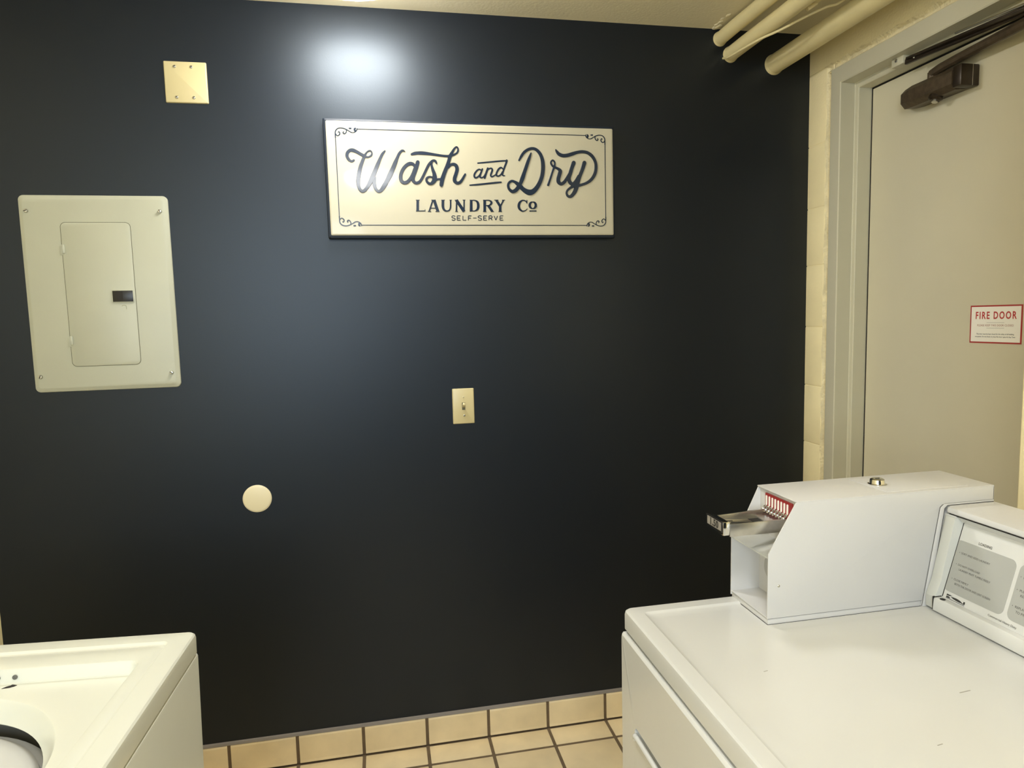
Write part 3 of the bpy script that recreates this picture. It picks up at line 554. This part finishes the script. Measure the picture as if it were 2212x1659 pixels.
for s, y, z in (('•  CLEAN LINT SCREEN', -1.3425, 1.0085), ('•  PULL SCREEN OUT', -1.3425, 0.9900), ('REMOVE ALL LINT', -1.3500, 0.9835), ('•  REPLACE SCREEN', -1.3425, 0.9665), ('TO PREVENT DAMAGE', -1.3500, 0.9600)):
    ptext(b, s, y, z, 0.0050, 0.95)
obj('card_print', b, INKG, cons, smooth=False)
b = newbm(); ptext(b, 'Commercial Heavy Duty', -1.3115, 0.9395, 0.0048, 0.92); obj('console_print', b, INKG, cons, smooth=False)
# small emblem: dark block, swoosh and underline
b = newbm(); fE = lambda u, v, w: pp(-1.2362-u*0.0345, 0.9432-v*0.0066, w)
def ep(*pts): prism(b, pts, 0.0001, 0.0004, fE)
ep((0, 0), (.30, .02), (.16, .28), (0, .40)); ep((0, .52), (.16, .46), (.22, .80), (0, .84)); ep((0, .90), (.98, .90), (1, 1), (0, 1))
ep((.22, .34), (.36, .22), (.52, .16), (.68, .22), (.80, .38), (.88, .60), (.72, .72), (.55, .70), (.38, .58))
ep((.92, .12), (1, .10), (1, .72), (.80, .76), (.92, .55))
obj('emblem', b, INK, cons, smooth=False, label='small dark oval emblem')

# ---------------------------------------------------------------- coin box on the dryer
t = thing('coin_box', 'white metal coin box with chrome coin slide standing on the dryer', 'coin box', (0.79, -1.151, 0.9118))
b = newbm(); bx(b, 0.5840, 0.8640, -1.2065, -1.0955, 0.9118, 0.9225, 0.001); obj('plinth', b, WHITE2, t)
b = newbm(); bx(b, 0.5832, 0.8650, -1.2070, -1.0950, 0.9213, 0.9222); bx(b, 0.5834, 0.8660, -1.2067, -1.0960, 0.9112, 0.9122); obj('seam', b, SEAMG, t, smooth=False)
NY, FY = -1.2085, -1.0945
prof = [(0.5815, 0.9222), (0.5822, 1.0275), (0.6295, 1.1065), (0.9985, 1.1065), (0.9985, 1.0835), (0.9000, 1.0835), (0.8930, 1.0780), (0.8645, 0.9222)]
case = None
b = newbm(); th = 0.0022
f = lambda u, v, w: Vector((u, w, v))
prism(b, prof, NY, NY+th, f, 0.0006); prism(b, [(0.5815, 0.9175), (0.5822, 1.0215), (0.6125, 1.0640), (0.6330, 1.1062), (0.9985, 1.1062), (0.9985, 1.0835), (0.9000, 1.0835), (0.8645, 0.9175)], FY-th, FY, f, 0.0006)
bx(b, 0.6310, 0.9985, NY+0.0003, FY-0.0003, 1.1058, 1.1082, 0.001)
bx(b, 0.9960, 0.9988, NY, FY, 1.0835, 1.1075, 0.001)
bx(b, 0.8660, 0.9988, NY+0.001, FY-0.001, 1.0832, 1.0848)
bx(b, 0.5825, 0.8640, NY+0.001, FY-0.001, 0.9222, 0.9240)
case = obj('case', b, WHITE2, t, ang=40)
b = newbm(); prof = [(0.8648, 0.9120), (0.8935, 1.0770), (0.9005, 1.0835), (0.9980, 1.0835), (0.9980, 1.0808), (0.9070, 1.0808), (0.9020, 1.0760), (0.8765, 0.9120)]
prism(b, prof, NY-0.0008, FY, f, 0.0003); rf = obj('rear_flange', b, WHITE2, t, ang=40)
b = newbm(); tube(b, [(u, NY-0.0002, v) for u, v in ((0.8648, 0.9130), (0.8925, 1.0730), (0.8935, 1.0785), (0.8975, 1.0820), (0.9020, 1.0833), (0.9975, 1.0833))], 0.0004, 6); tube(b, [(u, NY-0.0008, v) for u, v in ((0.8762, 0.9130), (0.9018, 1.0760), (0.9070, 1.0808), (0.9970, 1.0808))], 0.0005, 6); obj('flange_seam', b, SEAMG, rf, smooth=False)
b = newbm(); bx(b, 0.6360, 0.6385, NY+th, FY-th, 0.9235, 1.104); bh = obj('bulkhead', b, WHITE2, t)
b = newbm(); lathe(b, [(0.021, 0), (0.021, 0.002), (0.018, 0.004), (0.008, 0.003), (0, 0.003)], (0.6360, -1.1350, 0.9720), (-1, 0, 0), 30); obj('vault_lock', b, SCREW, bh, label='round gray vault lock')
b = newbm(); prism(b, [(0.6385, 1.0290), (0.5824, 1.0215), (0.5824, 1.0195), (0.6385, 1.0270)], NY+th, FY-th, f); obj('inner_shelf', b, PLASTW, t)
b = newbm(); bx(b, 0.8010, 0.9560, -1.1985, -1.1080, 1.1080, 1.1088, 0.0003); obj('access_cover', b, WHITE2, t)
b = newbm(); lathe(b, [(0.0150, 0), (0.0150, 0.001), (0.0125, 0.002), (0.0112, 0.0085), (0.009, 0.0100), (0, 0.0100)], (0.8220, -1.1510, 1.1088), (0, 0, 1), 30); lk = obj('top_lock', b, CHROME, t)
b = newbm(); bar(b, (0.8180, -1.1510, 1.1191), (0.8260, -1.1510, 1.1191), 0.0015, 0.0006); obj('keyhole', b, GAP, lk, smooth=False)
screw('screw', 0.6007, NY, 0.9747, 0.0022, t)
# coin slide
cs = None
zt, zb = 1.0740, 1.0535
b = newbm(); yn0, yn1, yf0, yf1 = -1.1862, -1.1862, -1.1390, -1.1240
prism(b, [(0.5290, yn0), (0.6370, yn1), (0.6370, yn1+0.0035), (0.5290, yn0+0.0035)], zb, zt, lambda u, v, w: Vector((u, v, w)), 0.0006)
prism(b, [(0.5290, yf0), (0.6370, yf1), (0.6370, yf1-0.0035), (0.5290, yf0-0.0035)], zb+0.004, zt+0.0015, lambda u, v, w: Vector((u, v, w)), 0.0006)
prism(b, [(0.5290, yn0+0.002), (0.6370, yn1+0.002), (0.6370, yf1-0.002), (0.6050, yf1-0.0075), (0.5990, -1.178), (0.5850, -1.176), (0.5800, yf0-0.012), (0.5290, yf0-0.002)], zt-0.0080, zt-0.0060, lambda u, v, w: Vector((u, v, w)))
cs = obj('coin_slide', b, STEEL, t, ang=30)
b = newbm(); bar(b, (0.545, -1.160, zt-0.0058), (0.575, -1.170, zt-0.0058), 0.003, 0.0006); bar(b, (0.540, -1.150, zt-0.0058), (0.552, -1.153, zt-0.0058), 0.002, 0.0006); bx(b, 0.5805, 0.5985, -1.175, -1.150, zt-0.0061, zt-0.0057); obj('slide_slots', b, GAP, cs, smooth=False)
b = newbm(); bx(b, 0.5170, 0.5290, -1.1870, -1.1400, 1.0560, 1.0780, 0.002); obj('push_plate', b, CHROME, cs)
b = newbm(); bx(b, 0.5150, 0.5172, -1.1850, -1.1340, 1.0610, 1.0790, 0.0006); pl = obj('price_plate', b, SLIDEDARK, cs)
b = newbm(); bx(b, 0.5146, 0.5152, -1.1835, -1.1390, 1.0635, 1.0770, 0.0002); obj('price_card', b, PRICEM, pl, smooth=False)
b = newbm(); text_bm(b, '1.50', 0.0160, frameM((0.5144, -1.1615, 1.0655), (0, -1, 0), (0, 0, 1)), 0.0002, 0.95, 'CENTER', 1.1, 0.0004); obj('price_digits', b, INK, pl, smooth=False)
b = newbm(); bx(b, 0.6330, 0.6360, -1.1920, -1.1170, 1.0710, 1.1000); ri = obj('coin_insert', b, REDP, cs, smooth=False, label='red backing of the coin slots')
for k in range(8):
    y = -1.1215-0.0085*k
    b = newbm(); L = lambda h: [(0.6328-h, -u, v) for u, v in rr(-y-0.0021, -y+0.0021, 1.0795, 1.0965, 0.002, 5)]
    loft(b, [L(0), L(0.0006)], False, True); obj('coin_window', b, PAPER, ri)
    b = newbm(); ribbon(b, [(y+0.002, 1.0785, .003), (y-0.0012, 1.0765, .003), (y+0.0016, 1.0745, .0032), (y-0.0008, 1.0725, .003)], lambda a, z, h: Vector((0.6315-h-(1.0785-z)*1.1, a, z)), 0.0022, k=5); obj('coin_guide', b, CHROME, cs)

# ---------------------------------------------------------------- washer
wm = Matrix.Translation((-0.3206, -0.9711, 0.9007)) @ Matrix.Rotation(math.radians(-2.61), 4, 'Z') @ Matrix.Rotation(math.radians(1.28), 4, 'Y') @ Matrix.Rotation(math.radians(0.47), 4, 'X')
t = thing('washer', 'white top-loading washing machine with its lid off, lower left corner', 'washing machine', (0, 0, 0))
t.matrix_world = wm @ Matrix.Translation((-0.33, -0.343, -0.885))
ORG[t.name] = Vector((-0.33, -0.343, -0.885))
b = newbm(); R = lambda i, z, r: [(x, y, z) for x, y in rr(-0.66+i, -i, -0.686+i, -i, r, 24)]
def Wl(i, z, r=0.016): return [(x, y, z) for x, y in rr(-0.520+i, -0.0570-i, -0.580+i, -0.0855-i, r, 24)]
def Cl(r, z): return [(x, y, z) for x, y in circ(-0.290, -0.325, r, 24)]
def Ml(x0, x1, y0, y1, z, r): return [(x, y, z) for x, y in rr(x0, x1, y0, y1, r, 24)]
loops = [R(0.006, -0.0375, .010), R(0.003, -0.0368, .010), R(0, -0.034, .012), R(0, -0.008, .012), R(0.001, -0.0035, .012), R(0.0035, -0.001, .011), R(0.008, 0, .010),
         Ml(-0.600, -0.0335, -0.650, -0.0325, 0.0, .010), Ml(-0.597, -0.0360, -0.647, -0.0370, -0.0030, .009), Ml(-0.595, -0.0385, -0.645, -0.0405, -0.0034, .009),
         Ml(-0.590, -0.0440, -0.640, -0.0455, -0.0018, .009), Wl(-0.002, -0.0016), Wl(0.0, -0.0022, .015), Wl(0.0022, -0.0060, .014), Wl(0.0052, -0.0205, .012), Wl(0.0070, -0.0222, .011),
         Cl(0.207, -0.0225), Cl(0.2035, -0.0232), Cl(0.201, -0.0255), Cl(0.190, -0.0480), Cl(0.1885, -0.0500), Cl(0.190, -0.0520), Cl(0.215, -0.0300)]
loft(b, loops); wt = obj('top_panel', b, WHITEW, t, ang=22)
b = newbm()
outer = lambda z, i: [(x, y, z) for x, y in rr(-0.66+i, -i, -0.686+i, -i, 0.008, 12)]
loft(b, [outer(-0.86, -0.0004), outer(-0.0415, -0.0004), outer(-0.0390, 0.0004), outer(-0.0385, 0.0015), outer(-0.0382, 0.012)], True); obj('cabinet', b, WHITEW, t, ang=30)
for x in (-0.61, -0.05):
    for y in (-0.63, -0.05):
        b = newbm(); lathe(b, [(0, -0.885), (0.022, -0.885), (0.022, -0.872), (0.008, -0.870), (0.008, -0.85), (0, -0.85)], (x, y, 0), n=16); obj('foot', b, BLACKP, t)
b = newbm(); lathe(b, [(0.186, -0.076), (0.184, -0.068), (0.176, -0.0625), (0.160, -0.0600), (0.142, -0.0605), (0.134, -0.064), (0.131, -0.070), (0.131, -0.09), (0.20, -0.10), (0.20, -0.078), (0.186, -0.076)], (-0.290, -0.325, 0), n=72)
obj('tub_ring', b, TUBG, t, label='light gray ring around the wash basket')
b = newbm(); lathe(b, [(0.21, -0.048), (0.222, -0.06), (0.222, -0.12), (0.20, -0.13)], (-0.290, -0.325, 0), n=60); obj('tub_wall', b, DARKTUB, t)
b = newbm(); lathe(b, [(0.131, -0.09), (0.185, -0.12), (0.195, -0.45), (0.10, -0.47), (0, -0.47)], (-0.290, -0.325, 0), n=60); obj('wash_basket', b, PLASTW, t)
b = newbm(); lathe(b, [(0.10, -0.465), (0.06, -0.43), (0.045, -0.36), (0.04, -0.16), (0.034, -0.135), (0, -0.13)], (-0.290, -0.325, 0), n=32); obj('agitator', b, PLASTW, t)
for x in (-0.2550, -0.2318):
    b = newbm(); lathe(b, [(0.0034, 0), (0.0034, 0.0012), (0.0015, 0.002), (0, 0.001)], (x, -0.0899, -0.0125), (0, -1, 0.15), 16); obj('hinge_hole', b, INKG, wt)
b = newbm(); pts = [(-0.2435, -0.1035), (-0.2395, -0.0985), (-0.2352, -0.0960), (-0.2340, -0.0935), (-0.2300, -0.0950), (-0.2262, -0.0965), (-0.2285, -0.0995), (-0.2330, -0.1020), (-0.2380, -0.1030)]
prism(b, pts, -0.0226, -0.0218, lambda u, v, w: Vector((u, v, w))); obj('rust_chip', b, RUST, wt, smooth=False, label='dark rusty chip in the enamel')
b = newbm(); lathe(b, [(0.0016, 0), (0.0016, 0.0005), (0, 0.0006)], (-0.002, -0.045, -0.098), (1, 0, 0), 12); obj('side_screw', b, INKG, t)
